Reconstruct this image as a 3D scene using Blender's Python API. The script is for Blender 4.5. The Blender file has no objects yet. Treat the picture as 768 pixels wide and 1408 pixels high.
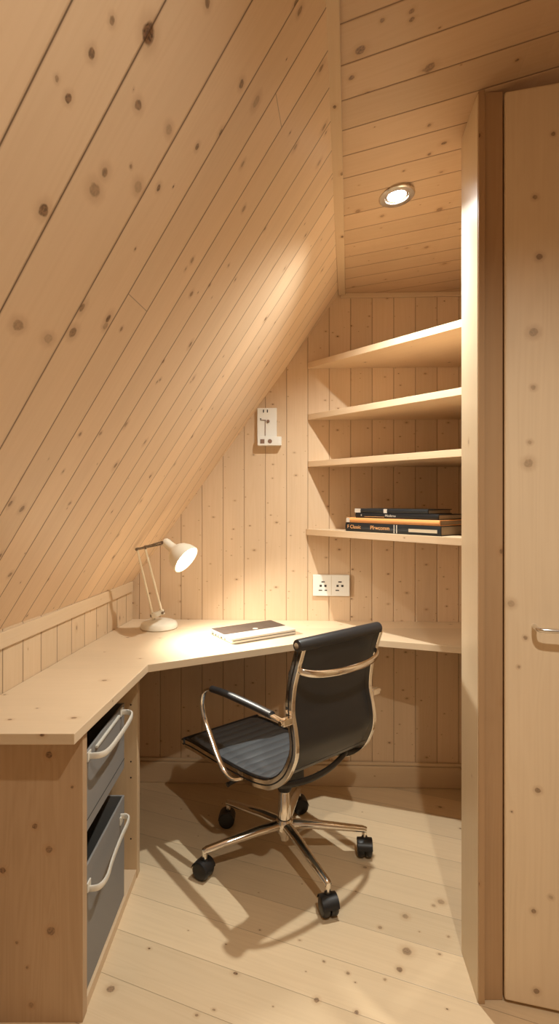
import bpy, math, random
from mathutils import Vector, Matrix
random.seed(7)
C = bpy.context.scene.collection
P1, P2, P3, PW, VT, LOOK, EX = 90., 31., 64., .30, 'Standard', 'None', .12
F, HZ, EYE = 740.0, 688.0, 1.283          # focal length (px of a 768x1408 frame), horizon row, eye height

# ------------------------------------------------------------------ camera
cam = bpy.data.cameras.new('camera'); co = bpy.data.objects.new('camera', cam); C.objects.link(co)
co.location = (0, 0, EYE); co.rotation_euler = (math.pi/2, 0, 0)
cam.sensor_fit = 'VERTICAL'; cam.sensor_height = 36; cam.lens = F/1408*36
cam.shift_y = -(704-HZ)/1408; cam.clip_start = .02
bpy.context.scene.camera = co

def ray(px, py): return Vector(((px-384)/F, 1, (HZ-py)/F))
def hit(px, py, p0, n):
    r = ray(px, py); o = Vector((0, 0, EYE)); t = (Vector(p0)-o).dot(n)/r.dot(n); return o+r*t
def at_y(px, py, Y): return Vector((0, 0, EYE))+ray(px, py)*Y
def at_z(px, py, z): return hit(px, py, (0, 0, z), Vector((0, 0, 1)))

# ------------------------------------------------------------------ materials
class NT:
    def __init__(s, name):
        s.m = bpy.data.materials.new(name); s.m.use_nodes = True; s.t = s.m.node_tree; s.t.nodes.clear()
        s.out = s.t.nodes.new('ShaderNodeOutputMaterial'); s.b = s.t.nodes.new('ShaderNodeBsdfPrincipled')
        s.t.links.new(s.b.outputs[0], s.out.inputs[0])
    def put(s, sock, v):
        if hasattr(v, 'links'): s.t.links.new(v, sock)
        else: sock.default_value = v
    def math(s, op, a, b=None, c=None, clamp=False):
        n = s.t.nodes.new('ShaderNodeMath'); n.operation = op; n.use_clamp = clamp
        for i, v in enumerate((a, b, c)):
            if v is not None: s.put(n.inputs[i], v)
        return n.outputs[0]
    def rng(s, x, a, b, c=0., d=1., smooth=True):
        n = s.t.nodes.new('ShaderNodeMapRange'); n.interpolation_type = 'SMOOTHSTEP' if smooth else 'LINEAR'; n.clamp = True
        s.put(n.inputs[0], x)
        for i, v in zip((1, 2, 3, 4), (a, b, c, d)): s.put(n.inputs[i], v)
        return n.outputs[0]
    def vec(s, x, y, z=0.):
        n = s.t.nodes.new('ShaderNodeCombineXYZ')
        for i, v in enumerate((x, y, z)): s.put(n.inputs[i], v)
        return n.outputs[0]
    def noise(s, v, scale, detail=2., rough=.5, dist=0.):
        n = s.t.nodes.new('ShaderNodeTexNoise'); s.put(n.inputs['Vector'], v); n.inputs['Scale'].default_value = scale
        n.inputs['Detail'].default_value = detail; n.inputs['Roughness'].default_value = rough; n.inputs['Distortion'].default_value = dist
        return n.outputs[0]
    def white(s, v):
        n = s.t.nodes.new('ShaderNodeTexWhiteNoise'); n.noise_dimensions = '3D'; s.put(n.inputs['Vector'], v); return n.outputs[0]
    def mix(s, f, a, b, mode='MIX'):
        n = s.t.nodes.new('ShaderNodeMix'); n.data_type = 'RGBA'; n.blend_type = mode
        s.put(n.inputs[0], f); s.put(n.inputs[6], a); s.put(n.inputs[7], b); return n.outputs[2]
    def dist(s, a, b):
        n = s.t.nodes.new('ShaderNodeVectorMath'); n.operation = 'DISTANCE'; s.put(n.inputs[0], a); s.put(n.inputs[1], b); return n.outputs['Value']

def rgb(r, g, b):
    f = lambda c: (c/255/12.92) if c/255 <= .04045 else ((c/255+.055)/1.055)**2.4
    return (f(r), f(g), f(b), 1)

PINE_A, PINE_B = (0.76, 0.58, 0.40, 1), (0.66, 0.465, 0.285, 1)
def pine(name, W=.0963, groove=True, knots=(), seed=0., density=.5, light=PINE_A, dark=PINE_B, rough=.42, kr=1., grain=1., gw=1., joints=(), tone=.14, gdark=1., kx=.72):
    light = (light[0]*.87, light[1]*.85, light[2]*.80, 1); dark = (dark[0]*.86, dark[1]*.84, dark[2]*.79, 1)
    """knotty pine from UVs: u runs along the grain in metres, v counts boards of width W"""
    s = NT(name)
    uv = s.t.nodes.new('ShaderNodeUVMap').outputs[0]
    sep = s.t.nodes.new('ShaderNodeSeparateXYZ'); s.put(sep.inputs[0], uv); u, v = sep.outputs[0], sep.outputs[1]
    board = s.math('FLOOR', v); fr = s.math('FRACT', v)
    rnd = s.white(s.vec(board, seed, 1.7)); rnd2 = s.white(s.vec(board, seed, 5.1))
    y = s.math('MULTIPLY', v, W)
    uo = s.math('MULTIPLY_ADD', rnd, 17., u)
    yo = s.math('MULTIPLY_ADD', rnd2, 9., y)
    # scattered knots: one voronoi cell field per board set
    vo = s.t.nodes.new('ShaderNodeTexVoronoi'); vo.voronoi_dimensions = '2D'; vo.feature = 'F1'
    q = s.vec(s.math('MULTIPLY', uo, kx), yo)
    nd = s.noise(s.vec(uo, yo), 55., 2.)
    s.put(vo.inputs['Vector'], q); vo.inputs['Scale'].default_value = 11.; vo.inputs['Randomness'].default_value = 1.
    dm = s.math('DIVIDE', vo.outputs['Distance'], 11.)
    dm = s.math('ADD', dm, s.math('MULTIPLY', s.math('SUBTRACT', nd, .5), .004))
    sc = s.t.nodes.new('ShaderNodeSeparateColor'); s.put(sc.inputs[0], vo.outputs['Color'])
    pres = s.math('LESS_THAN', sc.outputs[0], density)
    r = s.math('MULTIPLY_ADD', s.math('POWER', sc.outputs[1], 2.5), .0085*kr, .0022*kr)
    kd = s.math('MULTIPLY_ADD', sc.outputs[2], .5, .42)
    core = s.math('MULTIPLY', s.math('MULTIPLY', s.rng(dm, s.math('MULTIPLY', r, 1.15), s.math('MULTIPLY', r, .6)), pres), kd)
    halo = s.math('MULTIPLY', s.rng(dm, s.math('MULTIPLY', r, 3.2), s.math('MULTIPLY', r, .8)), pres)
    # knots seen in the photograph
    Q = s.vec(u, y)
    wob = s.math('MULTIPLY', s.math('SUBTRACT', s.noise(Q, 90., 2.), .5), .006)
    big = None; rings = None
    for (ku, ky, kr_, kdk) in knots:
        d = s.math('ADD', s.dist(Q, (ku, ky, 0)), wob)
        c = s.rng(d, kr_*1.1, kr_*.72, 0., kdk)
        h = s.rng(d, kr_*2.6, kr_*.8, 0., 1.)
        core = s.math('MAXIMUM', core, c); halo = s.math('MAXIMUM', halo, h)
    # grain: fine streaks and slow growth rings that bend round the knots
    yb = s.math('MULTIPLY_ADD', halo, .006, yo)
    g1 = s.noise(s.vec(s.math('MULTIPLY', uo, 2.2), s.math('MULTIPLY', yb, 150.)), 1., 3., .6)
    lo = s.noise(s.vec(s.math('MULTIPLY', uo, .9), s.math('MULTIPLY', yb, 13.)), 1., 2., .5, .4)
    ring = s.math('MULTIPLY_ADD', s.math('SINE', s.math('MULTIPLY', lo, 75.)), .5, .5)
    g = s.math('ADD', s.math('MULTIPLY', g1, .45*grain), s.math('MULTIPLY', ring, .13*grain))
    col = s.mix(s.rng(g, .12, .95), light, dark)
    blot = s.noise(s.vec(uo, s.math('MULTIPLY', yo, 3.)), 2.3, 2.)
    tn = s.math('ADD', s.math('MULTIPLY_ADD', rnd, tone, 1-tone/2), s.math('MULTIPLY', s.math('SUBTRACT', blot, .5), .16))
    col = s.mix(1., col, s.vec(tn, tn, tn), 'MULTIPLY')
    col = s.mix(s.math('MULTIPLY', halo, .30), col, (.40, .215, .095, 1))
    kc = s.mix(s.rng(s.noise(Q, 210., 2.), .38, .62), (.25, .135, .07, 1), (.07, .034, .018, 1))
    col = s.mix(core, col, kc)
    h = s.math('MULTIPLY_ADD', g1, .00012, s.math('MULTIPLY', core, -.0002))
    if groove:
        d = s.math('MULTIPLY', s.math('MINIMUM', fr, s.math('SUBTRACT', 1., fr)), W)
        ln = s.rng(d, .0019*gw, .0004*gw, 0., .82*gdark); wide = s.rng(d, .0042*gw, .0012*gw, 0., .22*gdark)
        for (bi, ju) in joints:
            on = s.math('COMPARE', board, float(bi), .1)
            jl = s.math('MULTIPLY', s.rng(s.math('ABSOLUTE', s.math('SUBTRACT', u, ju)), .0014, .0003, 0., .5), on)
            ln = s.math('MAXIMUM', ln, jl)
        col = s.mix(wide, col, (.23, .11, .045, 1)); col = s.mix(ln, col, (.085, .04, .018, 1))
        h = s.math('ADD', h, s.math('MULTIPLY', s.rng(d, 0., .0042*gw), .0022*gw))
    bp = s.t.nodes.new('ShaderNodeBump'); bp.inputs['Strength'].default_value = .6; bp.inputs['Distance'].default_value = 1.
    s.put(bp.inputs['Height'], h); s.put(s.b.inputs['Normal'], bp.outputs[0])
    s.put(s.b.inputs['Base Color'], col); s.b.inputs['Roughness'].default_value = rough
    s.b.inputs['Specular IOR Level'].default_value = .35
    return s.m

def plain(name, col, rough=.5, metal=0., spec=.5, bump=0., bscale=400., var=0.):
    s = NT(name); c4 = tuple(col[:3])+(1,)
    tc = s.t.nodes.new('ShaderNodeTexCoord').outputs['Object']
    nz = s.noise(tc, bscale if bump else 30., 2.)
    lo = tuple(x*(1-var) for x in col[:3])+(1,)
    s.put(s.b.inputs['Base Color'], s.mix(nz, lo, c4) if var else c4)
    s.b.inputs['Metallic'].default_value = metal; s.b.inputs['Specular IOR Level'].default_value = spec
    s.put(s.b.inputs['Roughness'], s.rng(nz, .2, .8, max(0, rough-.04), rough+.04, False))
    if bump:
        bp = s.t.nodes.new('ShaderNodeBump'); bp.inputs['Strength'].default_value = bump; bp.inputs['Distance'].default_value = .001
        s.put(bp.inputs['Height'], nz); s.put(s.b.inputs['Normal'], bp.outputs[0])
    return s.m
def glow(name, col, strength):
    s = NT(name); s.b.inputs['Base Color'].default_value = (1, 1, 1, 1)
    s.b.inputs['Emission Color'].default_value = tuple(col[:3])+(1,); s.b.inputs['Emission Strength'].default_value = strength
    return s.m

# ------------------------------------------------------------------ mesh builder
class MB:
    def __init__(s, grain=2, W=1.): s.v = []; s.f = []; s.uv = []; s.g = grain; s.W = W; s.o = (random.uniform(0, 9), random.randint(0, 40))
    def auto(s, pts):
        n = Vector((0, 0, 0)); k = len(pts)
        for i in range(k): n += pts[i].cross(pts[(i+1) % k])
        m = max(range(3), key=lambda i: abs(n[i])); ax = [0, 1, 2]
        if m == s.g: a, b = [i for i in ax if i != m]
        else: a = s.g; b = [i for i in ax if i not in (m, s.g)][0]
        return [(p[a]+s.o[0], (p[b]+.37*m)/s.W+s.o[1]+.5) for p in pts]
    def poly(s, pts, uv=None, M=None):
        pts = [Vector(p) for p in pts]; s.uv.append(uv or s.auto(pts)); i = len(s.v)
        s.v += [(M @ p) if M else p for p in pts]; s.f.append(list(range(i, i+len(pts)))); return s
    def box(s, lo, hi, M=None):
        x0, y0, z0 = lo; x1, y1, z1 = hi
        P = [(x0,y0,z0),(x1,y0,z0),(x1,y1,z0),(x0,y1,z0),(x0,y0,z1),(x1,y0,z1),(x1,y1,z1),(x0,y1,z1)]
        for q in ((0,3,2,1),(4,5,6,7),(0,1,5,4),(1,2,6,5),(2,3,7,6),(3,0,4,7)): s.poly([P[i] for i in q], None, M)
        return s
    def prism(s, xy, z0, z1, M=None):
        n = len(xy)
        s.poly([(x, y, z1) for x, y in xy], None, M); s.poly([(x, y, z0) for x, y in reversed(xy)], None, M)
        for i in range(n):
            a, b = xy[i], xy[(i+1) % n]
            s.poly([(a[0],a[1],z0),(b[0],b[1],z0),(b[0],b[1],z1),(a[0],a[1],z1)], None, M)
        return s
    def grid(s, rows, close=False, caps=False):
        """rows of points -> quads; shared vertices"""
        i0 = len(s.v); n = len(rows[0])
        for r in rows: s.v += [Vector(p) for p in r]
        for j in range(len(rows)-1):
            for k in range(n if close else n-1):
                a = i0+j*n+k; b = i0+j*n+(k+1) % n
                s.f.append([a, b, b+n, a+n]); s.uv.append([(0, 0)]*4)
        if caps:
            s.f.append([i0+k for k in range(n)][::-1]); s.uv.append([(0, 0)]*n)
            e = i0+(len(rows)-1)*n; s.f.append([e+k for k in range(n)]); s.uv.append([(0, 0)]*n)
        return s
    def tube(s, path, r, n=14, prof=None, side=None, caps=True):
        """sweep a circle (radius r or list) or a profile [(a,b)] along path; a runs along `side`"""
        P = [Vector(p) for p in path]; rows = []; N = None
        for i, p in enumerate(P):
            t = (P[min(i+1, len(P)-1)]-P[max(i-1, 0)]).normalized()
            if side is not None: A = Vector(side); A = (A-t*A.dot(t)).normalized()
            else:
                if N is None:
                    N = t.orthogonal().normalized()
                N = (N-t*N.dot(t)).normalized(); A = N
            B = t.cross(A); ri = r[i] if isinstance(r, (list, tuple)) else r
            pr = prof or [(math.cos(2*math.pi*k/n), math.sin(2*math.pi*k/n)) for k in range(n)]
            rows.append([p+A*(a*ri)+B*(b*ri) for a, b in pr])
        return s.grid(rows, True, caps)
    def lathe(s, prof, M=None, n=32, closed=False):
        M = M or Matrix(); pr = list(prof)+([prof[0]] if closed else [])
        rows = [[M @ Vector((max(r, 1e-5)*math.cos(2*math.pi*k/n), max(r, 1e-5)*math.sin(2*math.pi*k/n), z)) for k in range(n)] for r, z in pr]
        return s.grid(rows, True)
    def build(s, name, mat, parent=None, bevel=0., smooth=False, kind=None, seg=2, ang=35):
        me = bpy.data.meshes.new(name); me.from_pydata([tuple(v) for v in s.v], [], s.f); 
        ul = me.uv_layers.new(name='UVMap'); k = 0; flat = []
        for q in s.uv:
            for c in q: flat += [c[0], c[1]]
        ul.data.foreach_set('uv', flat)
        me.materials.append(mat); me.update()
        o = bpy.data.objects.new(name, me); C.objects.link(o); o.parent = parent
        import bmesh
        bm = bmesh.new(); bm.from_mesh(me)
        bmesh.ops.remove_doubles(bm, verts=bm.verts, dist=1e-5)
        if not getattr(s, 'raw', False): bmesh.ops.recalc_face_normals(bm, faces=bm.faces)
        bm.to_mesh(me); bm.free()
        if smooth:
            me.polygons.foreach_set('use_smooth', [True]*len(me.polygons)); me.set_sharp_from_angle(angle=math.radians(ang))
        if bevel:
            b = o.modifiers.new('bevel', 'BEVEL'); b.width = bevel; b.segments = seg; b.limit_method = 'ANGLE'; b.angle_limit = math.radians(30)
        if kind: o['kind'] = kind
        return o

def spline(pts, n=6):
    """Catmull-Rom through pts"""
    P = [Vector(p) for p in pts]; out = []
    for i in range(len(P)-1):
        a, b, c, d = P[max(i-1, 0)], P[i], P[i+1], P[min(i+2, len(P)-1)]
        for k in range(n):
            t = k/n
            out.append(.5*((2*b)+(c-a)*t+(2*a-5*b+4*c-d)*t*t+(3*b-a-3*c+d)*t**3))
    return out+[P[-1]]
def empty(name, loc, rz=0., label=None, cat=None, group=None):
    o = bpy.data.objects.new(name, None); C.objects.link(o); o.location = loc; o.rotation_euler = (0, 0, rz); o.empty_display_size = .05
    if label: tag(o, label, cat, group)
    return o
def tag(o, label, cat, group=None):
    o['label'] = label; o['category'] = cat
    if group: o['group'] = group
    return o
def text(body, size, mat, parent, M, name='spine_title', depth=.0003):
    cu = bpy.data.curves.new(name, 'FONT'); cu.body = body; cu.size = size; cu.extrude = depth; cu.materials.append(mat)
    cu.align_y = 'CENTER'
    t = bpy.data.objects.new(name+'_source', cu); C.objects.link(t); bpy.context.view_layer.update()
    me = bpy.data.meshes.new_from_object(t.evaluated_get(bpy.context.evaluated_depsgraph_get())); bpy.data.objects.remove(t); bpy.data.curves.remove(cu)
    o = bpy.data.objects.new(name, me); C.objects.link(o); o.parent = parent; o.matrix_local = M; return o

# ------------------------------------------------------------------ the room
BW0, BWK = 2.438, -.0422                                   # back wall: Y = BW0 + BWK*X
BWN = Vector((-BWK, 1, 0)).normalized()
def bw_y(X): return BW0+BWK*X
def bw(px, py, off=0.): return hit(px, py, (0, BW0-off, 0), BWN)
K0 = Vector((-.675, 2.45, .908)); R0 = Vector((.2657, 2.427, 2.211))   # slope: knee corner and ridge corner at the back wall
KD = Vector((.112, 1, 0)); RD = Vector((.13, 1, 0))
ZC = 2.213
def ridge_x(Y): return R0.x+RD.x*(Y-R0.y)
def knee_x(Y): return K0.x+KD.x*(Y-K0.y)
def ceil_z(X, Y):
    a = min(max((X-ridge_x(Y))/max(.5-ridge_x(Y), .15), 0), 1.35); b = min(max((2.35-Y)/.85, 0), 1.3)
    return ZC+.095*a*b

# slope plane coordinates: s along the ridge, t up the slope
SD = Vector((.122, 1, 0)).normalized(); SN = (R0-K0).cross(SD).normalized(); SU = SD.cross(SN)
if SU.z < 0: SU = -SU
SB = [.60-.107*i for i in range(11)]
SB = [-.528+.107*i for i in range(9, 0, -1)]+[-.528, -.636, -.736, -.846, -.953, -1.053, -1.15, -1.247, -1.361, -1.524, -1.65, -1.78, -1.91, -2.04, -2.17, -2.3, -2.43, -2.56, -2.7]
def slope_st(px, py):
    p = hit(px, py, K0, SN)-K0; return p.dot(SD), p.dot(SU)
def slope_uv(px, py):
    s_, t = slope_st(px, py); v = s_+.12*t
    for i in range(len(SB)-1):
        if SB[i] >= v >= SB[i+1]: return t, i+(SB[i]-v)/(SB[i]-SB[i+1])
    return t, -5
WS = .112
sk = [(203,45,.017,1.05),(126,74,.009,.8),(94,135,.008,.85),(190,145,.009,.75),(60,289,.013,.85),(130,261,.014,.5),(218,258,.0085,.8),
      (271,202,.008,.8),(285,2,.009,.7),(100,457,.015,.7),(66,466,.012,.3),(25,447,.013,.5),(30,700,.013,.7),(232,178,.010,.35),(190,257,.012,.3),
      (154,28,.007,.6),(332,115,.010,.75),(412,15,.011,.6),(352,140,.016,.35),(335,287,.010,.5),(167,452,.007,.65),(145,448,.011,.4),
      (224,497,.007,.6),(220,522,.007,.5),(138,596,.008,.5),(110,597,.008,.6),(288,392,.007,.6),(263,404,.010,.6),(264,358,.009,.5),
      (96,692,.008,.5),(14,790,.012,.6),(78,107,.005,.5),(180,229,.004,.6),(262,525,.005,.5),(307,490,.005,.5),(314,365,.006,.5)]
ks = []
for px, py, r, d in sk:
    t, v = slope_uv(px, py)
    if v > -1: ks.append((t, v*WS, r*.68, d*.95))
jt1 = slope_uv(188, 415); jt2 = slope_uv(380, 135)
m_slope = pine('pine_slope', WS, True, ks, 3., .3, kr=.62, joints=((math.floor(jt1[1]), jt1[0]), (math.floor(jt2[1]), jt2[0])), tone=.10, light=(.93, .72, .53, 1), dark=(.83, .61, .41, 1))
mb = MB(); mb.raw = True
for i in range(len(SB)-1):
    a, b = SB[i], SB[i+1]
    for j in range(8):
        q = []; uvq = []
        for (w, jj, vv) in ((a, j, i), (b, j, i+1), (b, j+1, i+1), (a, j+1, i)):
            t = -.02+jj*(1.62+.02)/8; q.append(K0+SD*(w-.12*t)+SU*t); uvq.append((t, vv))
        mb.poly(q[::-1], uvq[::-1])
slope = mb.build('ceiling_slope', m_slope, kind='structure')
for p in slope.data.polygons: pass

# flat ceiling, boards running across from the ridge batten
VPX, VPY = -1193., 672.
def ceil_v(p):
    if p.y > .55:
        px, py = 384+F*p.x/p.y, HZ-F*(p.z-EYE)/p.y
        m = (py-VPY)/(px-VPX)
        y = (VPY+m*(443-VPX))/(1-.0543*m)                 # meet the ridge line
        Yr = (ZC-EYE)*F/(HZ-y)
    else: Yr = p.y+.425/.905*(p.x-ridge_x(p.y))
    return (Yr-.055)/.101
ck = [(495,69,.011,.75),(590,93,.013,.6),(483,107,.007,.75),(566,15,.006,.6),(566,27,.006,.7),(525,28,.005,.6),(590,172,.006,.6),(590,212,.006,.7),
      (492,290,.009,.55),(604,288,.011,.55),(525,297,.008,.5),(555,235,.005,.6),(586,340,.009,.5)]
def solve_ceil(px, py):
    z = ZC
    for _ in range(12): p = at_z(px, py, z); z = ceil_z(p.x, p.y)
    return p
ck2 = []
for px, py, r, d in ck:
    p = solve_ceil(px, py); ck2.append((p.x, ceil_v(p)*.101, r, d))
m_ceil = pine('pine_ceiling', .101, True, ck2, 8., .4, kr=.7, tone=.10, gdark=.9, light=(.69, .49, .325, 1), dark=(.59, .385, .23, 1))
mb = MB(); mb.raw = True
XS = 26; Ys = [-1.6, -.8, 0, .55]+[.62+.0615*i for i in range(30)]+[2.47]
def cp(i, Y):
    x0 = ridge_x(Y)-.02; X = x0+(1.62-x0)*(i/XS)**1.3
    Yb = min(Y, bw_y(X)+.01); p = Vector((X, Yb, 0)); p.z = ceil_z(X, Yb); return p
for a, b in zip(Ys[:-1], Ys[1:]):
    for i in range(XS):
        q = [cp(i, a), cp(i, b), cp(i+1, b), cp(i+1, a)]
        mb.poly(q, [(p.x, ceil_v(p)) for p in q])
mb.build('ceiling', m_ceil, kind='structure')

# floor
FD = Vector((-1884, 740, 0)).normalized(); FN = Vector((-FD.y, FD.x, 0))*-1
WF = .137
def fuv(p): return (p.dot(FD), p.dot(FN)/WF+.35)
fk = [(559,1308,.0135,.6),(549,1333,.0085,.7),(435,1375,.0075,.7),(152,1360,.0105,.65),(557,1260,.010,.45),(490,1392,.006,.7),(478,1338,.005,.6),(529,1347,.004,.5),
      (596,1245,.006,.4),(522,1275,.006,.5),(616,1288,.004,.5),(445,1322,.004,.6),(270,1396,.005,.6),(606,1240,.011,.4)]
fk2 = [(*((lambda w: (w[0], w[1]*WF))(fuv(at_z(px, py, 0)))), r, d) for px, py, r, d in fk]
m_floor = pine('pine_floor', WF, True, fk2, 21., .2, light=(.82, .65, .45, 1), dark=(.68, .505, .325, 1), kr=.65, rough=.38, gw=.45, tone=.2, gdark=.6)
mb = MB(); mb.raw = True
q = [Vector(p) for p in ((-1.3, -1.7, 0), (1.7, -1.7, 0), (1.7, 2.5, 0), (-1.3, 2.5, 0))]
mb.poly(q, [fuv(p) for p in q]); mb.build('floor', m_floor, kind='structure')

# back wall: vertical boards up to slope and ceiling
WB = .0963; BT = Vector((1, BWK, 0)).normalized()
def buv(p): return (p.z, (p.x-.1278)/(WB*BT.x)+40.)
m_back = pine('pine_back_wall', WB, True, (), 33., .85, kr=.62, kx=1.7, tone=.10, gdark=.62, light=(.755, .565, .395, 1), dark=(.655, .455, .285, 1))
def slope_z(X, Y): return K0.z+(R0.z-K0.z)*(X-knee_x(Y))/(ridge_x(Y)-knee_x(Y))
mb = MB(); mb.raw = True
P = [Vector((X, bw_y(X), z)) for X, z in ((-.78, 0), (.92, 0), (.92, ZC+.06), (.262, ZC+.01), (-.78, slope_z(-.78, 2.45)))]
mb.poly(P, [buv(p) for p in P]); mb.build('wall_back', m_back, kind='structure')

# knee wall under the slope (left)
m_knee = pine('pine_knee_wall', .098, True, (), 45., .5, kx=.5, kr=.7, tone=.08, gdark=1.)
mb = MB(); mb.raw = True
a, b = Vector((knee_x(-1.6), -1.6, 0)), Vector((knee_x(2.5), 2.5, 0))
P = [a, b, b+Vector((0, 0, .93)), a+Vector((0, 0, .93))]
L = (b-a).length
mb.poly(P, [(0, 0), (0, L/.098), (.93, L/.098), (.93, 0)]); mb.build('wall_left', m_knee, kind='structure')

m_trim = pine('pine_trim', .4, False, (), 52., .3, kr=.6, grain=.8)
def strip(name, a, b, w, t, up, out, mat=m_trim, bev=.002):
    """a batten from a to b, w wide along `up`, t thick along `out`"""
    a, b = Vector(a), Vector(b); d = (b-a); L = d.length; d.normalize(); up = Vector(up).normalized(); out = Vector(out).normalized()
    M = Matrix((( d.x, up.x, out.x, a.x), (d.y, up.y, out.y, a.y), (d.z, up.z, out.z, a.z), (0, 0, 0, 1)))
    m = MB(0, .4); m.box((0, 0, 0), (L, w, t), M); return m.build(name, mat, bevel=bev, kind='structure')
# ridge batten on the ceiling side, knee cap, strip over the back wall, baseboard
strip('trim_1', (ridge_x(-1.5)+.000, -1.5, ZC+.006), (ridge_x(2.42)+.000, 2.42, ZC+.006), .031, .015, (1, -.13, 0), (0, 0, -1))
kn = Vector((1, -.112, 0)).normalized()
strip('trim_2', (knee_x(-1.5), -1.5, .868), (knee_x(2.452), 2.452, .868), .046, .009, (0, 0, 1), kn)
strip('trim_3', (.275, bw_y(.275), ZC-.021), (.85, bw_y(.85), ZC-.021), .021, .012, (0, 0, 1), -BWN)
bb = strip('baseboard_back', (-.70, bw_y(-.70), 0), (.85, bw_y(.85), 0), .094, .016, (0, 0, 1), -BWN, bev=.004)
strip('baseboard_back.001', (-.70, bw_y(-.70), .094), (.85, bw_y(.85), .094), .016, .010, (0, 0, 1), -BWN, bev=.004)

# right side: niche wall, partition behind the door frame, door frame and door
m_plank = pine('pine_niche_side', WB, True, (), 61., .5, kr=.6)
NX = .84; PY0, PY1 = 1.375, 1.53                              # front and back of the jamb board
mb = MB(); mb.raw = True
P = [Vector(p) for p in ((NX, 1.55, 0), (NX, 2.45, 0), (NX, 2.45, 2.35), (NX, 1.55, 2.35))]
mb.poly(P, [(p.z, p.y/WB) for p in P])
P = [Vector(p) for p in ((.53, 1.535, 0), (NX, 1.535, 0), (NX, 1.535, 2.36), (.53, 1.535, 2.36))]
mb.poly(P, [(p.z, p.x/WB) for p in P])
mb.build('wall_right', m_plank, kind='structure')
m_jamb = pine('pine_jamb_lit', .5, False, (), 70., .18, light=(.88, .74, .55, 1), dark=(.80, .64, .45, 1), kr=.5, rough=.33, grain=.9)  # jamb pine painted paler, downlight on its side face put into the colour
mb = MB(2, .5); zt = lambda X, Y: ceil_z(X, Y)+.004
M = Matrix.Translation((0, 0, 0))
xb, xf = .5165, .5055
mb.prism([(xb, PY1), (xf, PY0), (xf+.016, PY0), (xf+.024, PY1)], 0, zt(.52, 1.45)); jamb = mb.build('trim_4', m_jamb, bevel=.0015, kind='structure')
m_frame = pine('pine_frame_shaded', .5, False, (), 75., .25, light=(.60, .40, .24, 1), dark=(.50, .31, .17, 1), kr=.6)  # darker pine: shade on the camera-facing frame painted into the colour
mb = MB(2, .5); mb.box((xf+.0162, PY0+.006, 0), (xf+.0675, PY0+.10, zt(.54, 1.42))); mb.build('trim_5', m_frame, bevel=.002, kind='structure')
mb = MB(2, .5); mb.box((xf+.0012, PY0-.005, 0), (xf+.0175, PY0-.0002, zt(.52, 1.37))); mb.build('jamb_front_shade', m_frame, bevel=.0015, kind='structure')  # strip added over the jamb front, its dark colour stands for shade
mb = MB(2, .5); mb.box((xf+.050, PY0+.07, 0), (xf+.105, PY0+.11, zt(.58, 1.46))); mb.build('trim_6', m_frame, kind='structure')
DX, DY, DK = .5735, 1.372, -.26                                # door leaf: left edge and how it turns towards us
dth = math.atan(DK)
MD = Matrix.Translation((DX, DY, 0)) @ Matrix.Rotation(dth, 4, 'Z')
MDi = MD.inverted()
def door_px(px, py):
    n = MD.to_3x3() @ Vector((0, 1, 0)); return MDi @ hit(px, py, (DX, DY, 0), n)
dk = [(741,353,.008,.65),(735,271,.006,.5),(733,457,.011,.4),(733,533,.006,.35),(728,608,.005,.3),(726,637,.011,.35),(739,1087,.007,.6),(703,1116,.003,.6),
      (733,1253,.006,.6),(737,1363,.007,.6),(722,877,.005,.5),(713,917,.004,.4),(757,1234,.005,.3),(757,106,.010,.6),(760,184,.005,.6),(702,830,.009,.3)]
dk2 = []
for px, py, r, d in dk:
    p = door_px(px, py); dk2.append((p.z, p.x/1.*1., r, d))
m_door = pine('pine_door', 1., False, dk2, 80., .05, light=(.92, .76, .57, 1), dark=(.83, .66, .47, 1), kr=.5, grain=1.2)
mb = MB(2, 1.); mb.o = (0, 0)
mb.auto = lambda pts: [(p[2], p[0] if abs(p[1]-pts[0][1]) < 1e-6 else p[1]+.2) for p in pts]
mb.box((0, 0, .008), (.98, .036, 2.326), None)
door = mb.build('door_1', m_door, bevel=.006, seg=3, kind='structure'); door.matrix_world = MD
m_steel = plain('brushed_steel', (.78, .76, .72), .22, 1.)
h0 = door_px(734, 861); hz = h0.z
mb = MB()
mb.tube(spline([(h0.x, 0, hz), (h0.x, -.020, hz), (h0.x+.004, -.032, hz-.001), (h0.x+.018, -.038, hz-.001), (h0.x+.06, -.039, hz-.001), (h0.x+.13, -.039, hz-.001), (h0.x+.142, -.034, hz-.001), (h0.x+.147, -.02, hz), (h0.x+.147, 0, hz)], 5), .0058, 16)
mb.build('door_handle', m_steel, door, smooth=True)
# outer room behind the camera, so that bounce light and mirrors see pine
mb = MB(); mb.raw = True
P = [Vector(p) for p in ((1.55, -1.6, 0), (1.55, 1.2, 0), (1.55, 1.2, 2.5), (1.55, -1.6, 2.5))]
mb.poly(P, [(p.z, p.y/WB) for p in P]); mb.build('wall_right.001', m_plank, kind='structure')

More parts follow.
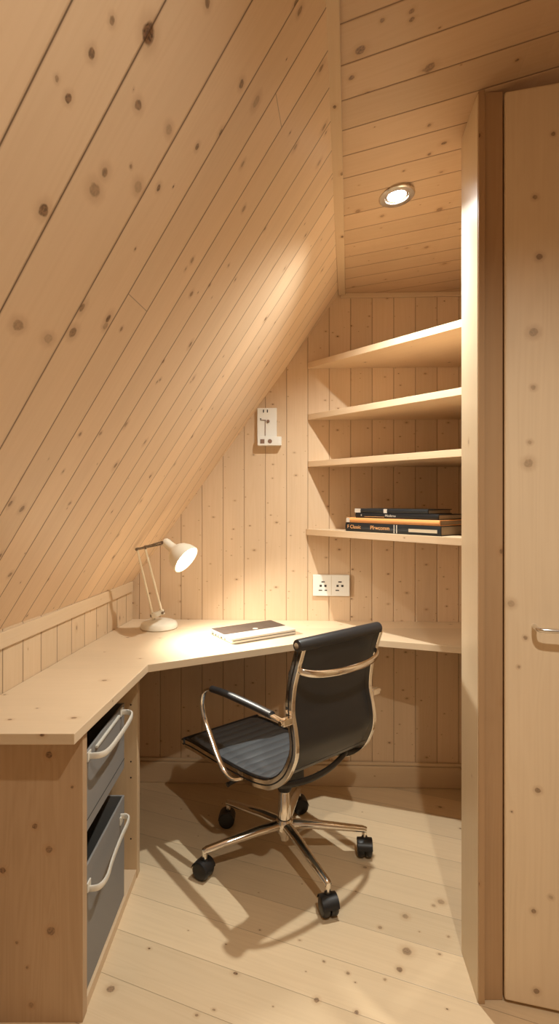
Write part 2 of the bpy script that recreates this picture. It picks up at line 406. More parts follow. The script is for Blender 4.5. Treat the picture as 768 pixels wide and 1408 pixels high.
# ------------------------------------------------------------------ desk, cabinet, shelves
m_top = pine('pine_worktop', .55, False, (), 90., .42, light=(.74, .585, .42, 1), dark=(.64, .475, .315, 1), kr=.6, rough=.36, grain=.85)
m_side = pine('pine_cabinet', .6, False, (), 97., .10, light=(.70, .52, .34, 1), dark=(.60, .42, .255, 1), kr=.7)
m_shelf = pine('pine_shelf', .6, False, (), 99., .2, light=(.78, .59, .405, 1), dark=(.68, .485, .31, 1), kr=.5)
ZD = .74
mb = MB(0, .55)
outl = [(-.808, 1.252), (-.477, 1.252), (-.435, 1.778), (.248, 2.137), (.838, 1.941), (.838, bw_y(.838)-.001), (-.672, bw_y(-.672)-.001)]
mb.prism(outl, ZD-.026, ZD)
desk = tag(mb.build('corner_desk', m_top, bevel=.0015), 'pale pine L-shaped desk top fitted along the knee wall and back wall', 'desk')
mb = MB(2, .5); mb.box((.775, 2.375, ZD-.12), (.835, 2.402, ZD-.0262)); mb.build('support_block', m_frame, desk, bevel=.001)

CX, CY0, CY1 = -.483, 1.322, 1.862
cab = empty('desk_cabinet', (CX, 1.6, 0), 0, 'open pine cabinet unit under the left arm of the desk', 'cabinet')
MC = Matrix.Translation((-CX, -1.6, 0))
kx = lambda Y: knee_x(Y)+.015
cp_ = [(67,1038,.009,.8),(48,1136,.007,.8),(67,1168,.009,.6),(4,1197,.008,.8),(70,1280,.011,.65),(99,1082,.004,.6),(37,1330,.004,.5),(43,1382,.007,.4),(23,1296,.004,.5)]
ck3 = []
for px, py, r, d in cp_:
    p = at_y(px, py, CY0); ck3.append((p.z, p.x, r, d))
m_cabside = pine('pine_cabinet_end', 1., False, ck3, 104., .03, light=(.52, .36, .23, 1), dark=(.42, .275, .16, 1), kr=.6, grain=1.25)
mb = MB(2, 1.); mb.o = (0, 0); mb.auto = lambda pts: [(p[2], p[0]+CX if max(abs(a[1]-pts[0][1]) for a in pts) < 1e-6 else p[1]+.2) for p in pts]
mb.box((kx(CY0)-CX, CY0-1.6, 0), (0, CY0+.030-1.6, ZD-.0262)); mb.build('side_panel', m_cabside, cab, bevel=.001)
mb = MB(2, .6); mb.box((kx(CY0)-CX, CY1-.034-1.6, 0), (0, CY1-1.6, ZD-.0262)); far = mb.build('side_panel', m_side, cab, bevel=.001)
mb = MB(1, .6); mb.box((kx(CY0)-CX, CY0+.0305-1.6, 0), (-.002, CY1-.0345-1.6, .03)); mb.build('bottom_panel', m_shelf, cab, bevel=.001)
mb = MB(1, .6); mb.box((kx(CY0)-CX, CY0+.0305-1.6, .418), (-.09, CY1-.0345-1.6, .434)); mb.build('shelf_panel', m_side, cab)
m_hole = plain('drilled_hole', (.02, .012, .008), .9)
for py_, z in ((969, 0), (1047, 0), (1069, 0), (1153, 0)):
    p = at_y(180, py_, CY1-.034)
    m = MB(); m.lathe([(0, 0), (.0028, 0), (.0028, .0006), (0, .0006)], Matrix.Translation((p.x-CX, CY1-.0352-1.6, p.z)) @ Matrix.Rotation(math.pi/2, 4, 'X'), 10)
    m.build('peg_hole', m_hole, cab)

m_grey = plain('grey_fibre', (.235, .225, .215), .62, 0, .4, .25, 500., .12)
m_greyin = plain('grey_fibre_dark', (.03, .028, .026), .8)  # near-black version of the grey fibre
m_cream = plain('cream_metal', (.72, .68, .60), .32, .15, .5)
BX = -.492; BY0, BY1 = 1.358, 1.709
def storage_box(z0, z1, label, hz_, path, seam):
    o = empty('storage_box', (BX, (BY0+BY1)/2, z0), 0, label, 'storage box')
    yc = (BY0+BY1)/2; h = z1-z0; dpt = .174; w = (BY1-BY0)/2
    M = MB()
    t = .006
    outer = [(0, -w), (0, w), (-dpt, w), (-dpt, -w)]; inner = [(-t, -w+t), (-t, w-t), (-dpt+t, w-t), (-dpt+t, -w+t)]
    tp = .985                                              # sides draw in a little towards the foot
    for i in range(4):
        a, b = outer[i], outer[(i+1) % 4]; c, d = inner[i], inner[(i+1) % 4]
        M.poly([(a[0]*1, a[1]*tp, 0), (b[0], b[1]*tp, 0), (b[0], b[1], h), (a[0], a[1], h)])
        M.poly([(c[0], c[1]*tp, t), (c[0], c[1], h), (d[0], d[1], h), (d[0], d[1]*tp, t)])
        M.poly([(a[0], a[1], h), (b[0], b[1], h), (d[0], d[1], h), (c[0], c[1], h)])
    M.poly([(x, y*tp, 0) for x, y in outer][::-1]); M.poly([(x, y*tp, t) for x, y in inner])
    b = M.build('tub', m_grey, o, bevel=.0015)
    L = MB(); L.box((-dpt+.008, -w+.008, .008), (-.0075, w-.008, .010)); L.build('inner_floor', m_greyin, o)  # near-black sheet just above the tub floor
    if seam:
        s = MB(); s.box((.0002, -w*.985, .030), (.0012, w*.985, .0315)); s.build('seam', m_greyin, o)
    hp = spline([(x-BX, y-yc, hz_-z0+dz) for x, y, dz in path], 6)
    hb = MB(); hb.tube(hp, 1., prof=[(-.0075, -.002), (-.006, -.003), (.006, -.003), (.0075, -.002), (.0075, .002), (.006, .003), (-.006, .003), (-.0075, .002)], side=(0, 0, 1))
    hd = hb.build('handle', m_cream, o, smooth=True, ang=50)
    for e in (path[0], path[-1]):
        br = MB(); br.box((0, e[1]-yc-.012, hz_-z0-.011), (.004, e[1]-yc+.012, hz_-z0+.013)); br.build('bracket', m_cream, hd, bevel=.001)
    if seam:
        br = MB(); br.box((.0, -w*.55, hz_-z0-.004), (.007, w*.62, hz_-z0+.003)); br.build('mounting_strip', m_cream, hd, bevel=.001)
    return o
storage_box(.4345, .64, 'grey storage box on the upper level of the desk cabinet', .625,
    [(BX, 1.672, 0), (-.470, 1.672, 0), (-.452, 1.650, 0), (-.446, 1.58, 0), (-.446, 1.49, 0), (-.449, 1.42, 0), (-.462, 1.392, 0), (BX, 1.386, 0)], True)
storage_box(.031, .348, 'tall grey storage box standing on the floor of the desk cabinet', .292,
    [(BX, 1.668, .012), (-.474, 1.668, .012), (-.462, 1.648, .010), (-.463, 1.57, .004), (-.461, 1.49, -.002), (-.456, 1.425, -.006), (-.466, 1.392, -.008), (BX, 1.384, -.008)], False)

# corner shelves
SHL = ((1.878, .026, 'topmost pine corner shelf high under the ceiling'), (1.645, .026, 'second pine corner shelf from the top, empty'),
       (1.4335, .026, 'third pine corner shelf from the top, empty, above the books'), (1.127, .027, 'lowest pine corner shelf with the stack of books on it'))
for k, (z, t, lab) in enumerate(SHL):
    x0 = .128 if k < 3 else .120
    tt = (NX-.128)/.497
    mb = MB(0, .6); mb.g = 0
    Mr = Matrix.Rotation(math.atan2(-.583, .497), 4, 'Z'); Mi = Mr.inverted()
    pts = [(x0, bw_y(x0)-.001), (x0+.003, bw_y(x0)-.010), (NX-.001, 2.433-.583*tt-.004), (NX-.001, bw_y(NX)-.001)]
    loc = [(Mi @ Vector((x, y, 0))) for x, y in pts]
    mb.prism([(p.x, p.y) for p in loc], z, z+t, Mr)
    tag(mb.build('corner_shelf', m_shelf, bevel=.001), lab, 'shelf', 'corner shelves')

# ------------------------------------------------------------------ books on the lowest shelf
m_pages = plain('book_pages', (.34, .26, .18), .8, 0, .2, .3, 900., .2)
m_bk = plain('black_cover', (.012, .012, .013), .4, 0, .3); m_bk2 = plain('slate_cover', (.017, .019, .021), .4, 0, .3)
m_or = plain('orange_cover', (.80, .36, .12), .5); m_gl = plain('gold_print', (.85, .42, .16), .5); m_wh = plain('pale_print', (.70, .64, .55), .5)
m_cl = plain('cream_label', (.60, .50, .36), .6)
ZS = 1.127+.027
def front(px, inset):
    r = (px-384)/F; t = (.128-2.433*r)/(-.583*r-.497) if True else 0
    p = Vector((.128+.497*t, 2.433-.583*t)); return p+Vector((.761, .649))*inset
def book(px0, px1, z, h, dep, mat, label, inset=.006, turn=0.):
    a, b = front(px0, inset), front(px1, inset); L = (b-a).length
    o = empty('book', (a.x, a.y, z), math.atan2(b.y-a.y, b.x-a.x)+turn, label, 'book', 'books on the lowest corner shelf')
    c = MB(); tk = .0025                                          # local: x along the spine, y into the shelf
    n = 7
    sp = [(.004-.004*math.sin(math.pi*i/n), h*i/n) for i in range(n+1)]
    prof = [(y, zz) for y, zz in sp]+[(dep, h), (dep, h-tk), (.006, h-tk), (.006, tk), (dep, tk), (dep, 0)]
    A = [(0, y, zz) for y, zz in prof]; B = [(L, y, zz) for y, zz in prof]
    c.grid([A, B], True)
    def cap(S, rev):
        q = [(0, 1)]
        top = [S[n], S[n+1], S[n+2], S[n+3]]; bot = [S[0], S[n+4], S[n+5], S[n+6]]
        spn = [S[i] for i in range(n+1)]+[S[n+3], S[n+4]]
        for f in (top, bot, spn): c.poly(f if not rev else f[::-1])
    cap(A, True); cap(B, False)
    c.build('cover', mat, o, smooth=True)
    p = MB(); p.box((.004, .0062, tk+.0002), (L-.004, dep-.005, h-tk-.0002)); p.build('pages', m_pages, o)
    return o, L
MT = Matrix(((1, 0, 0, 0), (0, 0, -1, 0), (0, 1, 0, 0), (0, 0, 0, 1)))      # text lying on the spine
def on_spine(x, z): return Matrix.Translation((x, -.0003, z)) @ MT
b1, L = book(473, 604, ZS+.0002, .036, .19, m_bk2, 'thick dark book with orange lettering on its spine, at the bottom of the stack')
text('F Classic', .021, m_gl, b1, on_spine(.012, .019)); text('Pfrwcomm', .022, m_gl, b1, on_spine(.135, .019))
for x in (.252, .264): m = MB(); m.box((x, -.0006, .002), (x+.003, .001, .034)); m.build('spine_band', m_wh, b1)
m = MB(); m.box((L*.70, -.0008, .010), (L*.97, .001, .022)); m.build('spine_label', m_cl, b1)
b2, L2 = book(474, 602, ZS+.0366, .0205, .18, m_or, 'orange book lying in the stack on the thick dark book', .008)
m = MB(); m.box((0, -.0007, .001), (.018, .001, .0195)); m.build('spine_label', m_wh, b2)
b3, L3 = book(485, 599, ZS+.0576, .020, .17, m_bk, 'black book with small pale lettering lying on the orange book', .014)
text('Miodernu', .013, m_wh, b3, on_spine(.155, .0105)); text('II', .011, m_wh, b3, on_spine(.03, .0105))
m = MB(); m.box((.05, -.0006, .0048), (.15, .001, .0062)); m.build('spine_band', m_gl, b3)
b4, L4 = book(484, 584, ZS+.0780, .0175, .16, m_bk2, 'thin black and pale banded book on top of the stack', .016)
m = MB(); m.box((0, -.0007, .0008), (.030, .001, .0168)); m.build('spine_label', m_wh, b4); m = MB(); m.box((.15, -.0006, .0008), (.166, .001, .0168)); m.build('spine_label', m_wh, b4)

# ------------------------------------------------------------------ wall fittings
m_white = plain('white_plastic', (.80, .78, .72), .38); m_dark = plain('dark_plastic', (.03, .025, .02), .6); m_brown = plain('brown_button', (.22, .13, .09), .5)
def wall_frame(px, py):
    p = bw(px, py); o = Matrix.Translation(p) @ Matrix.Rotation(math.atan(BWK), 4, 'Z'); return o
PXM = 2.43/F                                                   # metres per pixel on the back wall
th = empty('wall_control', (0, 0, 0), 0, 'white wall control unit with a button bar, under the sloping ceiling', 'wall control'); th.matrix_world = wall_frame(367, 581)
def wbox(name, x0, y0, x1, y1, d0, d1, mat, par, ox, oy, bev=.0015):
    m = MB(); m.box(((x0-ox)*PXM, -d1, (oy-y1)*PXM), ((x1-ox)*PXM, -d0, (oy-y0)*PXM)); return m.build(name, mat, par, bevel=bev)
wbox('plate', 354, 562, 380.5, 601.5, 0, .022, m_white, th, 367, 581)
br = wbox('button_bar', 354.5, 601.7, 387, 613.5, 0, .034, m_white, th, 367, 581)
wbox('button', 358.3, 605.2, 364, 611, .034, .0355, m_brown, br, 367, 581, .0005)
m = MB(); m.lathe([(0, 0), (.0095, 0), (.0095, .0015), (0, .0015)], Matrix.Translation(((371.5-367)*PXM, -.034, (581-608)*PXM)) @ Matrix.Rotation(math.pi/2, 4, 'X'), 16); m.build('button', m_brown, br)
wbox('button', 377, 604, 384, 611, .034, .0352, m_white, br, 367, 581, .0005)
for x in (361.7, 367): wbox('slot', x, 564.3, x+1.5, 568.3, .022, .0226, m_dark, th, 367, 581, 0)
wbox('lever', 364.3, 579, 365.2, 600, .022, .024, m_brown, th, 367, 581, 0)
wbox('lever', 358, 578.3, 366, 579.2, .022, .024, m_brown, th, 367, 581, 0)
m = MB(); m.lathe([(0, 0), (.006, 0), (.007, .004), (.004, .009), (0, .009)], Matrix.Translation(((368.8-367)*PXM, -.022, (581-580.3)*PXM)) @ Matrix.Rotation(math.pi/2, 4, 'X'), 12); m.build('knob', m_brown, th, smooth=True)
m = MB(); m.lathe([(0, 0), (.003, 0), (.003, .002), (0, .002)], Matrix.Translation(((358.5-367)*PXM, -.022, (581-577)*PXM)) @ Matrix.Rotation(math.pi/2, 4, 'X'), 10); m.build('screw', m_dark, th)

so = empty('wall_socket', (0, 0, 0), 0, 'white double power socket on the back wall above the desk', 'socket'); so.matrix_world = wall_frame(455, 805)
wbox('plate', 430, 790, 480, 819, 0, .012, m_white, so, 455, 805, .002)
wbox('seam_line', 454.8, 791, 455.2, 818, .012, .0124, m_cl, so, 455, 805, 0)
for cx in (443.5, 466.5):
    wbox('socket_hole', cx-2, 798.8, cx+2.5, 800.4, .0121, .0127, m_dark, so, 455, 805, 0)
    for sx in (-3, 3.5):
        wbox('socket_hole', cx+sx-1.5, 803.6, cx+sx+1.5, 806.4, .0121, .0127, m_dark, so, 455, 805, 0)
        if not (cx > 460 and sx > 0): wbox('socket_hole', cx+sx-2-(1 if sx < 0 else -1)*.8, 810.4, cx+sx+2, 811.8, .0121, .0127, m_dark, so, 455, 805, 0)

# recessed downlight
dl = solve_ceil(545, 268)
dl.z -= .003
dn = Vector((ceil_z(dl.x+.01, dl.y)-ceil_z(dl.x-.01, dl.y), ceil_z(dl.x, dl.y+.01)-ceil_z(dl.x, dl.y-.01), -.034)).normalized()
DQ = Vector((0, 0, -1)).rotation_difference(dn).to_matrix().to_4x4()
light = empty('downlight', dl, 0, 'round chrome recessed downlight glowing in the ceiling', 'ceiling light'); light.matrix_world = Matrix.Translation(dl) @ DQ
m_ring = plain('satin_chrome', (.62, .58, .53), .25, 1.)
m = MB(); m.lathe([(.036, -.001), (.038, -.006), (.054, -.006), (.0575, -.003), (.0575, .004), (.036, .004)], None, 48, True); m.build('ring', m_ring, light, smooth=True)
m = MB(); m.lathe([(.030, -.0005), (.0355, -.0015), (.0355, .003), (.030, .003)], None, 40, True); m.build('reflector', m_steel, light, smooth=True)
m = MB(); m.lathe([(0, -.004), (.012, -.0038), (.022, -.003), (.0295, -.001), (.0295, .001), (0, .001)], None, 32); m.build('lamp_lens', glow('lamp_lens_glow', (1, .97, .9), 18.), light, smooth=True)

# ------------------------------------------------------------------ desk lamp
m_lamp = plain('cream_enamel', (.74, .68, .56), .34)
m_joint = plain('dark_steel', (.24, .20, .16), .35, .9)
LB = Vector((-.512, 2.292, ZD))
lamp = empty('desk_lamp', LB, 0, 'cream articulated desk lamp with its bell shade switched on', 'lamp')
def lp(px, py, Y): return at_y(px, py, Y)-LB
m = MB(); m.lathe([(0, .0005), (.074, .0005), (.0775, .004), (.0775, .014), (.073, .024), (.06, .031), (.03, .037), (0, .039)], None, 40); m.build('base', m_lamp, lamp, smooth=True)
Yb, Yt = 2.275, 2.135
m = MB(); m.tube([lp(211, 858, 2.285), lp(211, 849, 2.28), lp(211.5, 843, Yb)], [.009, .0075, .007], 14)
a, b = lp(209, 847, Yb), lp(225, 841, Yb)
m.tube([a, a*.5+b*.5, b], 1., prof=[(-.009, -.010), (.009, -.010), (.009, .010), (-.009, .010)], side=(0, 1, 0)); m.build('stem', m_lamp, lamp, smooth=True)
for (p0, p1) in (((209.5, 843.5), (188.8, 756)), ((222.5, 841.5), (199.8, 754.5))):
    m = MB(); m.tube([lp(*p0, Yb-.002), lp(*p1, Yt)], .0042, 12); m.build('arm', m_lamp, lamp, smooth=True)
m = MB()
j0, j1, j2 = lp(188.5, 755, Yt), lp(200, 752, Yt), lp(224, 746, Yt+.005)
m.tube([j0+Vector((0, -.006, 0)), j2+Vector((0, -.006, .004))], .0032, 10); m.tube([j0+Vector((0, .006, -.002)), j2+Vector((0, .006, -.006))], .0032, 10)
for q in (j0, j1, (j1+j2)/2, j2): m.tube([q+Vector((0, -.011, 0)), q+Vector((0, .011, 0))], .0062, 12)
zz = [j0.lerp(j2, i/26)+Vector((0, 0, .004*(1 if i % 2 else -1))) for i in range(27)]
m.tube(zz, .0016, 8); m.build('spring_joint', m_joint, lamp, smooth=True)
m = MB()
q = lp(211, 846.5, Yb); m.tube([q+Vector((-.014, 0, 0)), q+Vector((.004, 0, 0))], .006, 12); m.build('knob', m_joint, lamp, smooth=True)
m = MB(); q = lp(224, 842, Yb); m.tube([q+Vector((0, -.014, 0)), q+Vector((0, .012, 0))], .0055, 12)
m.build('knob', m_joint, lamp, smooth=True)
ax = Vector((.76, -.33, -.56)).normalized(); h0 = lp(227.5, 745.5, Yt+.01)
QA = Matrix.Translation(h0) @ Vector((0, 0, 1)).rotation_difference(ax).to_matrix().to_4x4()
outer = [(0, -.012), (.010, -.010), (.0165, -.003), (.0185, .008), (.0185, .030), (.021, .046), (.034, .056), (.047, .070), (.056, .090), (.0605, .112), (.061, .118)]
inner = [(.0585, .118), (.0575, .110), (.053, .091), (.044, .073), (.031, .060), (.018, .052), (0, .050)]
m = MB(); m.lathe(outer+inner, QA, 44); m.build('lamp_shade', m_lamp, lamp, smooth=True, ang=50)
m = MB(); m.lathe([(0, .052), (.012, .053), (.016, .066), (.028, .086), (.031, .098), (.027, .112), (.016, .121), (0, .124)], QA, 28)
bulb = m.build('bulb', glow('bulb_glow', (1, .9, .72), 14.), lamp, smooth=True)

# ------------------------------------------------------------------ laptop
m_sil = plain('silver_shell', (.60, .56, .50), .35, .4); m_lid = plain('brown_black_lid', (.060, .042, .033), .5, 0., .25)
lt = empty('laptop', (-.107, 2.186, ZD), math.radians(33), 'closed silver laptop with a dark lid panel on the desk', 'laptop')
W2, D2 = .146, .099
def rrect(w, d, r=.01, n=4, cx=0., cy=0.):
    out = []
    for (sx, sy, a0) in ((1, 1, 0), (-1, 1, 90), (-1, -1, 180), (1, -1, 270)):
        for k in range(n+1):
            a = math.radians(a0+90*k/n); out.append((cx+sx*(w-r)+r*math.cos(a), cy+sy*(d-r)+r*math.sin(a)))
    return out
m = MB(); m.prism(rrect(W2, D2), .002, .0125); sh = m.build('base_shell', m_sil, lt, bevel=.0015)
m = MB(); m.prism(rrect(W2-.01, D2-.01), 0, .0019); m.build('rubber_foot', m_dark, lt)
m = MB(); m.prism(rrect(W2, D2), .0135, .0215); lid = m.build('lid', m_sil, lt, bevel=.0015)
m = MB(); m.prism(rrect(W2-.003, D2*.60, .006, 4, 0, D2*.36), .0212, .0221); m.build('lid_panel', m_lid, lid)
m = MB(); m.lathe([(0, .0221), (.011, .0221), (.011, .0226), (0, .0226)], Matrix.Translation((.008, -.004, 0)), 20); m.build('emblem', m_sil, lid)
for i, (y, w) in enumerate(((.07, .012), (.045, .010), (.022, .006), (-.005, .012), (-.035, .008))):
    m = MB(); m.box((-W2-.0004, y-w/2, .0045), (-W2+.003, y+w/2, .0105)); m.build('port', m_dark, sh)
m = MB(); m.box((-W2*.96, -D2-.0003, .0125), (W2*.96, -D2+.004, .0135)); m.build('lid_gap', m_dark, lt)

# ------------------------------------------------------------------ office chair
m_chrome = plain('chrome', (.86, .83, .78), .10, 1.); m_leather = plain('black_leather', (.028, .029, .032), .42, 0, .5, .15, 700., .1)
m_seat = plain('black_leather_lit', (.125, .132, .14), .45, 0, .5, .15, 700., .1); m_rub = plain('caster_rubber', (.012, .012, .013), .4)  # seat is the same black leather, lamplight on it painted as paler colour
m_black = plain('black_plastic', (.015, .014, .014), .4)
TH = .6923; WH = .1754
chair = empty('office_chair', (.018, 1.93, 0), TH, 'black leather office chair with chrome frame on five casters, pulled out from the desk', 'chair')
RP = [(.397,.330),(.33,.337),(.211,.342),(.048,.350),(-.056,.361),(-.140,.385),(-.203,.433),(-.238,.490),(-.250,.532),(-.244,.583),(-.231,.642),(-.238,.717),(-.259,.787),(-.280,.846)]
path = spline([(0, y, z) for y, z in RP], 6)
def nrm(i, P):
    t = (P[min(i+1, len(P)-1)]-P[max(i-1, 0)]).normalized(); return Vector((0, t.z, -t.y))   # towards the sitter
def offs(P, d, x): return [Vector((x, p.y, p.z))+nrm(i, P)*d for i, p in enumerate(P)]
print('normal check', nrm(5, path), nrm(len(path)-3, path))
SGN = 1 if nrm(2, path).z > 0 else -1
rect = [(-.0075, -.014), (-.006, -.0155), (.006, -.0155), (.0075, -.014), (.0075, .013), (.006, .0145), (-.006, .0145), (-.0075, .013)]
for sx in (-1, 1):
    m = MB(); m.tube(offs(path, -.004*SGN, sx*WH), 1., prof=rect, side=(1, 0, 0))
    r = m.build('side_rail', m_chrome, chair, smooth=True, ang=40)
    g = MB(); g.tube(offs(path, -.004*SGN, sx*(WH+.0078)), 1., prof=[(-.0006, -.0022), (.0006, -.0022), (.0006, .0022), (-.0006, .0022)], side=(1, 0, 0)); g.build('rail_groove', m_black, r)
# upholstery: one band bent along the rails, ribbed on the sitter's side
acc = [0.]
for a, b in zip(path[:-1], path[1:]): acc.append(acc[-1]+(b-a).length)
dense = []; N = 190
for k in range(N+1):
    d = acc[-1]*k/N; i = max(j for j in range(len(acc)) if acc[j] <= d+1e-9); i = min(i, len(path)-2)
    dense.append((path[i].lerp(path[i+1], (d-acc[i])/(acc[i+1]-acc[i])), d))
DP = [p for p, _ in dense]
def sling(k0, k1, name, mat):
    rows = []; xs = [-1, -.97, -.8, -.4, 0, .4, .8, .97, 1]; w = WH-.0078
    for k in range(k0, k1+1):
        n = nrm(k, DP)*SGN; d = dense[k][1]; ph = (d/.046) % 1
        rib = .008*(1-abs(2*ph-1)**3)
        up = [Vector((x*w, DP[k].y, DP[k].z))+n*(.010+rib*(1 if abs(x) < .96 else .2)) for x in xs]
        dn_ = [Vector((x*w, DP[k].y, DP[k].z))+n*(.000) for x in reversed(xs)]
        rows.append(up+dn_)
    m = MB(); m.grid(rows, True, True); return m.build(name, mat, chair, smooth=True, ang=50)
kb = min(range(N+1), key=lambda k: abs(DP[k].y+.205)+abs(DP[k].z-.435))
sling(3, kb, 'seat', m_seat); sling(kb+1, N-3, 'backrest', m_leather)
m = MB()
for sx in (-1, 1):
    m2 = offs(path, .009*SGN, sx*(WH-.002)); m.tube(m2, 1., prof=[(-.0055, -.0055), (.0055, -.0055), (.0055, .0055), (-.0055, .0055)], side=(1, 0, 0))
m.build('edge_piping', m_black, chair, smooth=True)
for nm, p, r in (('head_roll', path[-1]+Vector((0, .004, .004)), .0195), ('front_roll', path[0]+Vector((0, .004, .003)), .0135)):
    m = MB(); m.tube([(-WH-.009, p.y, p.z), (-WH-.004, p.y, p.z), (WH+.004, p.y, p.z), (WH+.009, p.y, p.z)], [r*.93, r, r, r*.93], 24); ro = m.build(nm, m_leather, chair, smooth=True)
    for sx in (-1, 1):
        c = MB(); c.tube([(sx*(WH+.0085), p.y, p.z), (sx*(WH+.012), p.y, p.z)], r*.5, 18); c.build('end_cap', m_chrome, ro, smooth=True)
oval = [(math.cos(2*math.pi*k/14)*.0115, math.sin(2*math.pi*k/14)*.007) for k in range(14)]
bp_ = spline([(-WH, -.268, .778), (-WH+.012, -.288, .769), (-WH+.05, -.308, .762), (-.05, -.322, .758), (.05, -.322, .758), (WH-.05, -.308, .762), (WH-.012, -.288, .769), (WH, -.268, .778)], 5)
m = MB(); m.tube(bp_, 1., prof=oval, side=(0, 0, 1)); m.build('back_brace', m_chrome, chair, smooth=True)
bp_ = spline([(-WH, -.150, .392), (-WH+.03, -.165, .378), (-.05, -.180, .370), (.05, -.175, .372), (WH-.03, -.150, .380), (WH, -.140, .388)], 5)
m = MB(); m.tube(bp_, 1., prof=oval, side=(0, 0, 1)); m.build('seat_brace', m_black, chair, smooth=True)
bp_ = spline([(-WH, .10, .338), (-WH+.03, .10, .318), (0, .10, .312), (WH-.03, .10, .318), (WH, .10, .338)], 5)
m = MB(); m.tube(bp_, 1., prof=oval, side=(0, 1, 0)); m.build('seat_brace', m_black, chair, smooth=True)
AX = WH+.035
for sx in (-1, 1):
    loop = [(sx*WH, -.246, .617), (sx*(AX-.012), -.246, .620), (sx*AX, -.232, .622), (sx*AX, -.194, .623), (sx*AX, -.083, .623), (sx*AX, .063, .619), (sx*AX, .146, .613), (sx*AX, .196, .592), (sx*AX, .214, .552), (sx*AX, .200, .500), (sx*AX, .156, .440), (sx*AX, .110, .385), (sx*(AX-.002), .075, .352), (sx*(AX-.010), .035, .338), (sx*(WH+.004), .012, .341)]
    m = MB(); fl = [(math.cos(2*math.pi*k/14)*.0105, math.sin(2*math.pi*k/14)*.0065) for k in range(14)]
    sp = spline(loop, 5); m.tube(sp[5:], 1., prof=fl, side=(1, 0, 0)); arm = m.build('armrest', m_chrome, chair, smooth=True)
    m = MB(); m.tube(spline([(sx*AX, -.188, .6245), (sx*AX, -.083, .6245), (sx*AX, .063, .6205), (sx*AX, .150, .6135)], 6), 1., prof=[(a*1.25, b*1.75) for a, b in fl], side=(1, 0, 0)); m.build('arm_pad', m_leather, arm, smooth=True)
    m = MB(); m.box((min(sx*(WH+.006), sx*(AX+.010)), -.257, .609), (max(sx*(WH+.006), sx*(AX+.010)), -.236, .631)); m.build('clamp', m_chrome, arm, bevel=.004, seg=3)
    m = MB(); m.tube([(sx*(AX+.010), -.246, .620), (sx*(AX+.016), -.246, .620)], .0075, 14); m.build('clamp_bolt', m_chrome, arm, smooth=True)
# mechanism, levers, column
m = MB(); m.prism(rrect(.055, .085, .02, 4, 0, .03), .282, .332); m.lathe([(0, .262), (.026, .262), (.032, .284), (0, .284)], None, 24); m.build('tilt_mechanism', m_black, chair, bevel=.004)
m = MB(); m.tube(spline([(-.05, .06, .305), (-.12, .075, .305), (-.19, .085, .292)], 5), [.006]*5+[.007]*5+[.009], 12); m.build('lever', m_black, chair, smooth=True)
m = MB(); m.tube(spline([(-.02, .10, .300), (-.05, .19, .285), (-.075, .25, .268)], 5), [.006]*5+[.007]*5+[.008], 12); m.build('lever', m_black, chair, smooth=True)
m = MB(); m.lathe([(0, .07), (.0165, .07), (.0165, .085), (.0225, .088), (.0225, .236), (.0200, .240), (.0200, .244), (0, .244)], None, 28); m.build('gas_column', m_chrome, chair, smooth=True)
m = MB(); m.lathe([(0, .2445), (.0225, .2445), (.030, .262), (.030, .268), (0, .268)], None, 24); m.build('column_cap', m_black, chair, smooth=True)
m = MB(); m.lathe([(.023, .098), (.030, .100), (.031, .140), (.027, .146), (.023, .147)], None, 28); m.build('base_hub', m_chrome, chair, smooth=True)
rnd_a = (-2.35, -.5, 2.45, 1.93, -2.0)
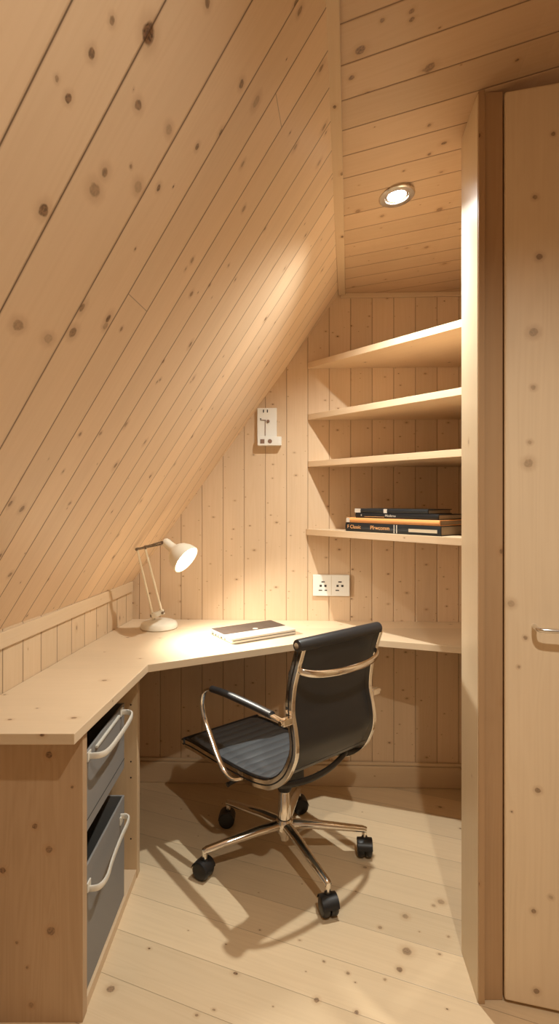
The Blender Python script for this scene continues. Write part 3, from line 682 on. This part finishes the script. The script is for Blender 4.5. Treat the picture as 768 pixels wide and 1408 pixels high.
for k in range(5):
    a = math.radians((3.5, 78, 139, 200.5, 297)[k])-TH
    M = Matrix.Rotation(a, 4, 'Z')
    leg = bpy.data.objects.new('leg', None)
    m = MB(); ovl = [(math.cos(2*math.pi*q/16)*1.0, math.sin(2*math.pi*q/16)*1.15) for q in range(16)]
    m.tube([M @ Vector(p) for p in ((.022, 0, .124), (.10, 0, .119), (.2, 0, .106), (.285, 0, .095), (.294, 0, .0905))], [.0165, .0155, .0130, .0110, .0095], prof=ovl, side=(0, 0, 1))
    leg = m.build('leg', m_chrome, chair, smooth=True)
    m = MB(); m.tube([M @ Vector((.290, 0, .099)), M @ Vector((.290, 0, .056))], [.0095, .0085], 14); m.build('caster_stem', m_chrome, leg, smooth=True)
    Mc = M @ Matrix.Translation((.290, 0, 0)) @ Matrix.Rotation(rnd_a[k]-a, 4, 'Z') @ Matrix.Translation((.006, 0, .031))
    m = MB()
    for sy in (-1, 1):
        MW = Mc @ Matrix.Translation((0, sy*.0135, 0)) @ Matrix.Rotation(math.pi/2, 4, 'X')
        m.lathe([(0, -.0135), (.020, -.0135), (.0275, -.011), (.0305, -.006), (.0308, 0), (.0305, .006), (.0275, .011), (.020, .0135), (0, .0135)], MW, 28)
    hood = [Mc @ Vector((0, 0, 0))]
    rows = []
    for y, r in ((-.0275, .0300), (-.026, .0325), (0, .0335), (.026, .0325), (.0275, .0300)):
        rows.append([Mc @ Vector((r*math.cos(math.radians(g)), y, r*math.sin(math.radians(g)))) for g in range(10, 171, 10)])
    m.grid(rows); m.lathe([(0, .02), (.011, .02), (.011, .036), (0, .036)], Mc @ Matrix.Translation((-.006, 0, 0)), 14)
    m.build('caster', m_rub, leg, smooth=True)

# ------------------------------------------------------------------ light
def lamp_obj(name, kind, loc, energy, col, **kw):
    d = bpy.data.lights.new(name, kind); d.energy = energy; d.color = col
    for k, v in kw.items(): setattr(d, k, v)
    o = bpy.data.objects.new(name, d); C.objects.link(o); o.location = loc; return o
sp = lamp_obj('downlight_beam', 'SPOT', dl+dn*.016, P1, (.97, 1, .94), spot_size=math.radians(129), spot_blend=.95, shadow_soft_size=.014)
lc = LB+(QA @ Vector((0, 0, .128)))
pl = lamp_obj('lamp_beam', 'SPOT', lc, P2, (1, .96, .84), spot_size=math.radians(142), spot_blend=1., shadow_soft_size=.025)
pl.rotation_mode = 'QUATERNION'; pl.rotation_quaternion = Vector((0, 0, -1)).rotation_difference(Vector((.62, -.08, -.78)))
s2 = lamp_obj('second_downlight_beam', 'SPOT', (.38, .34, ceil_z(.38, .34)-.02), P3, (1, .95, .82), spot_size=math.radians(146), spot_blend=1., shadow_soft_size=.022)
w = bpy.data.worlds.new('world'); bpy.context.scene.world = w; w.use_nodes = True
w.node_tree.nodes['Background'].inputs[0].default_value = (1, .66, .40, 1); w.node_tree.nodes['Background'].inputs[1].default_value = PW
sc = bpy.context.scene
sc.view_settings.view_transform = VT; sc.view_settings.look = LOOK; sc.view_settings.exposure = EX
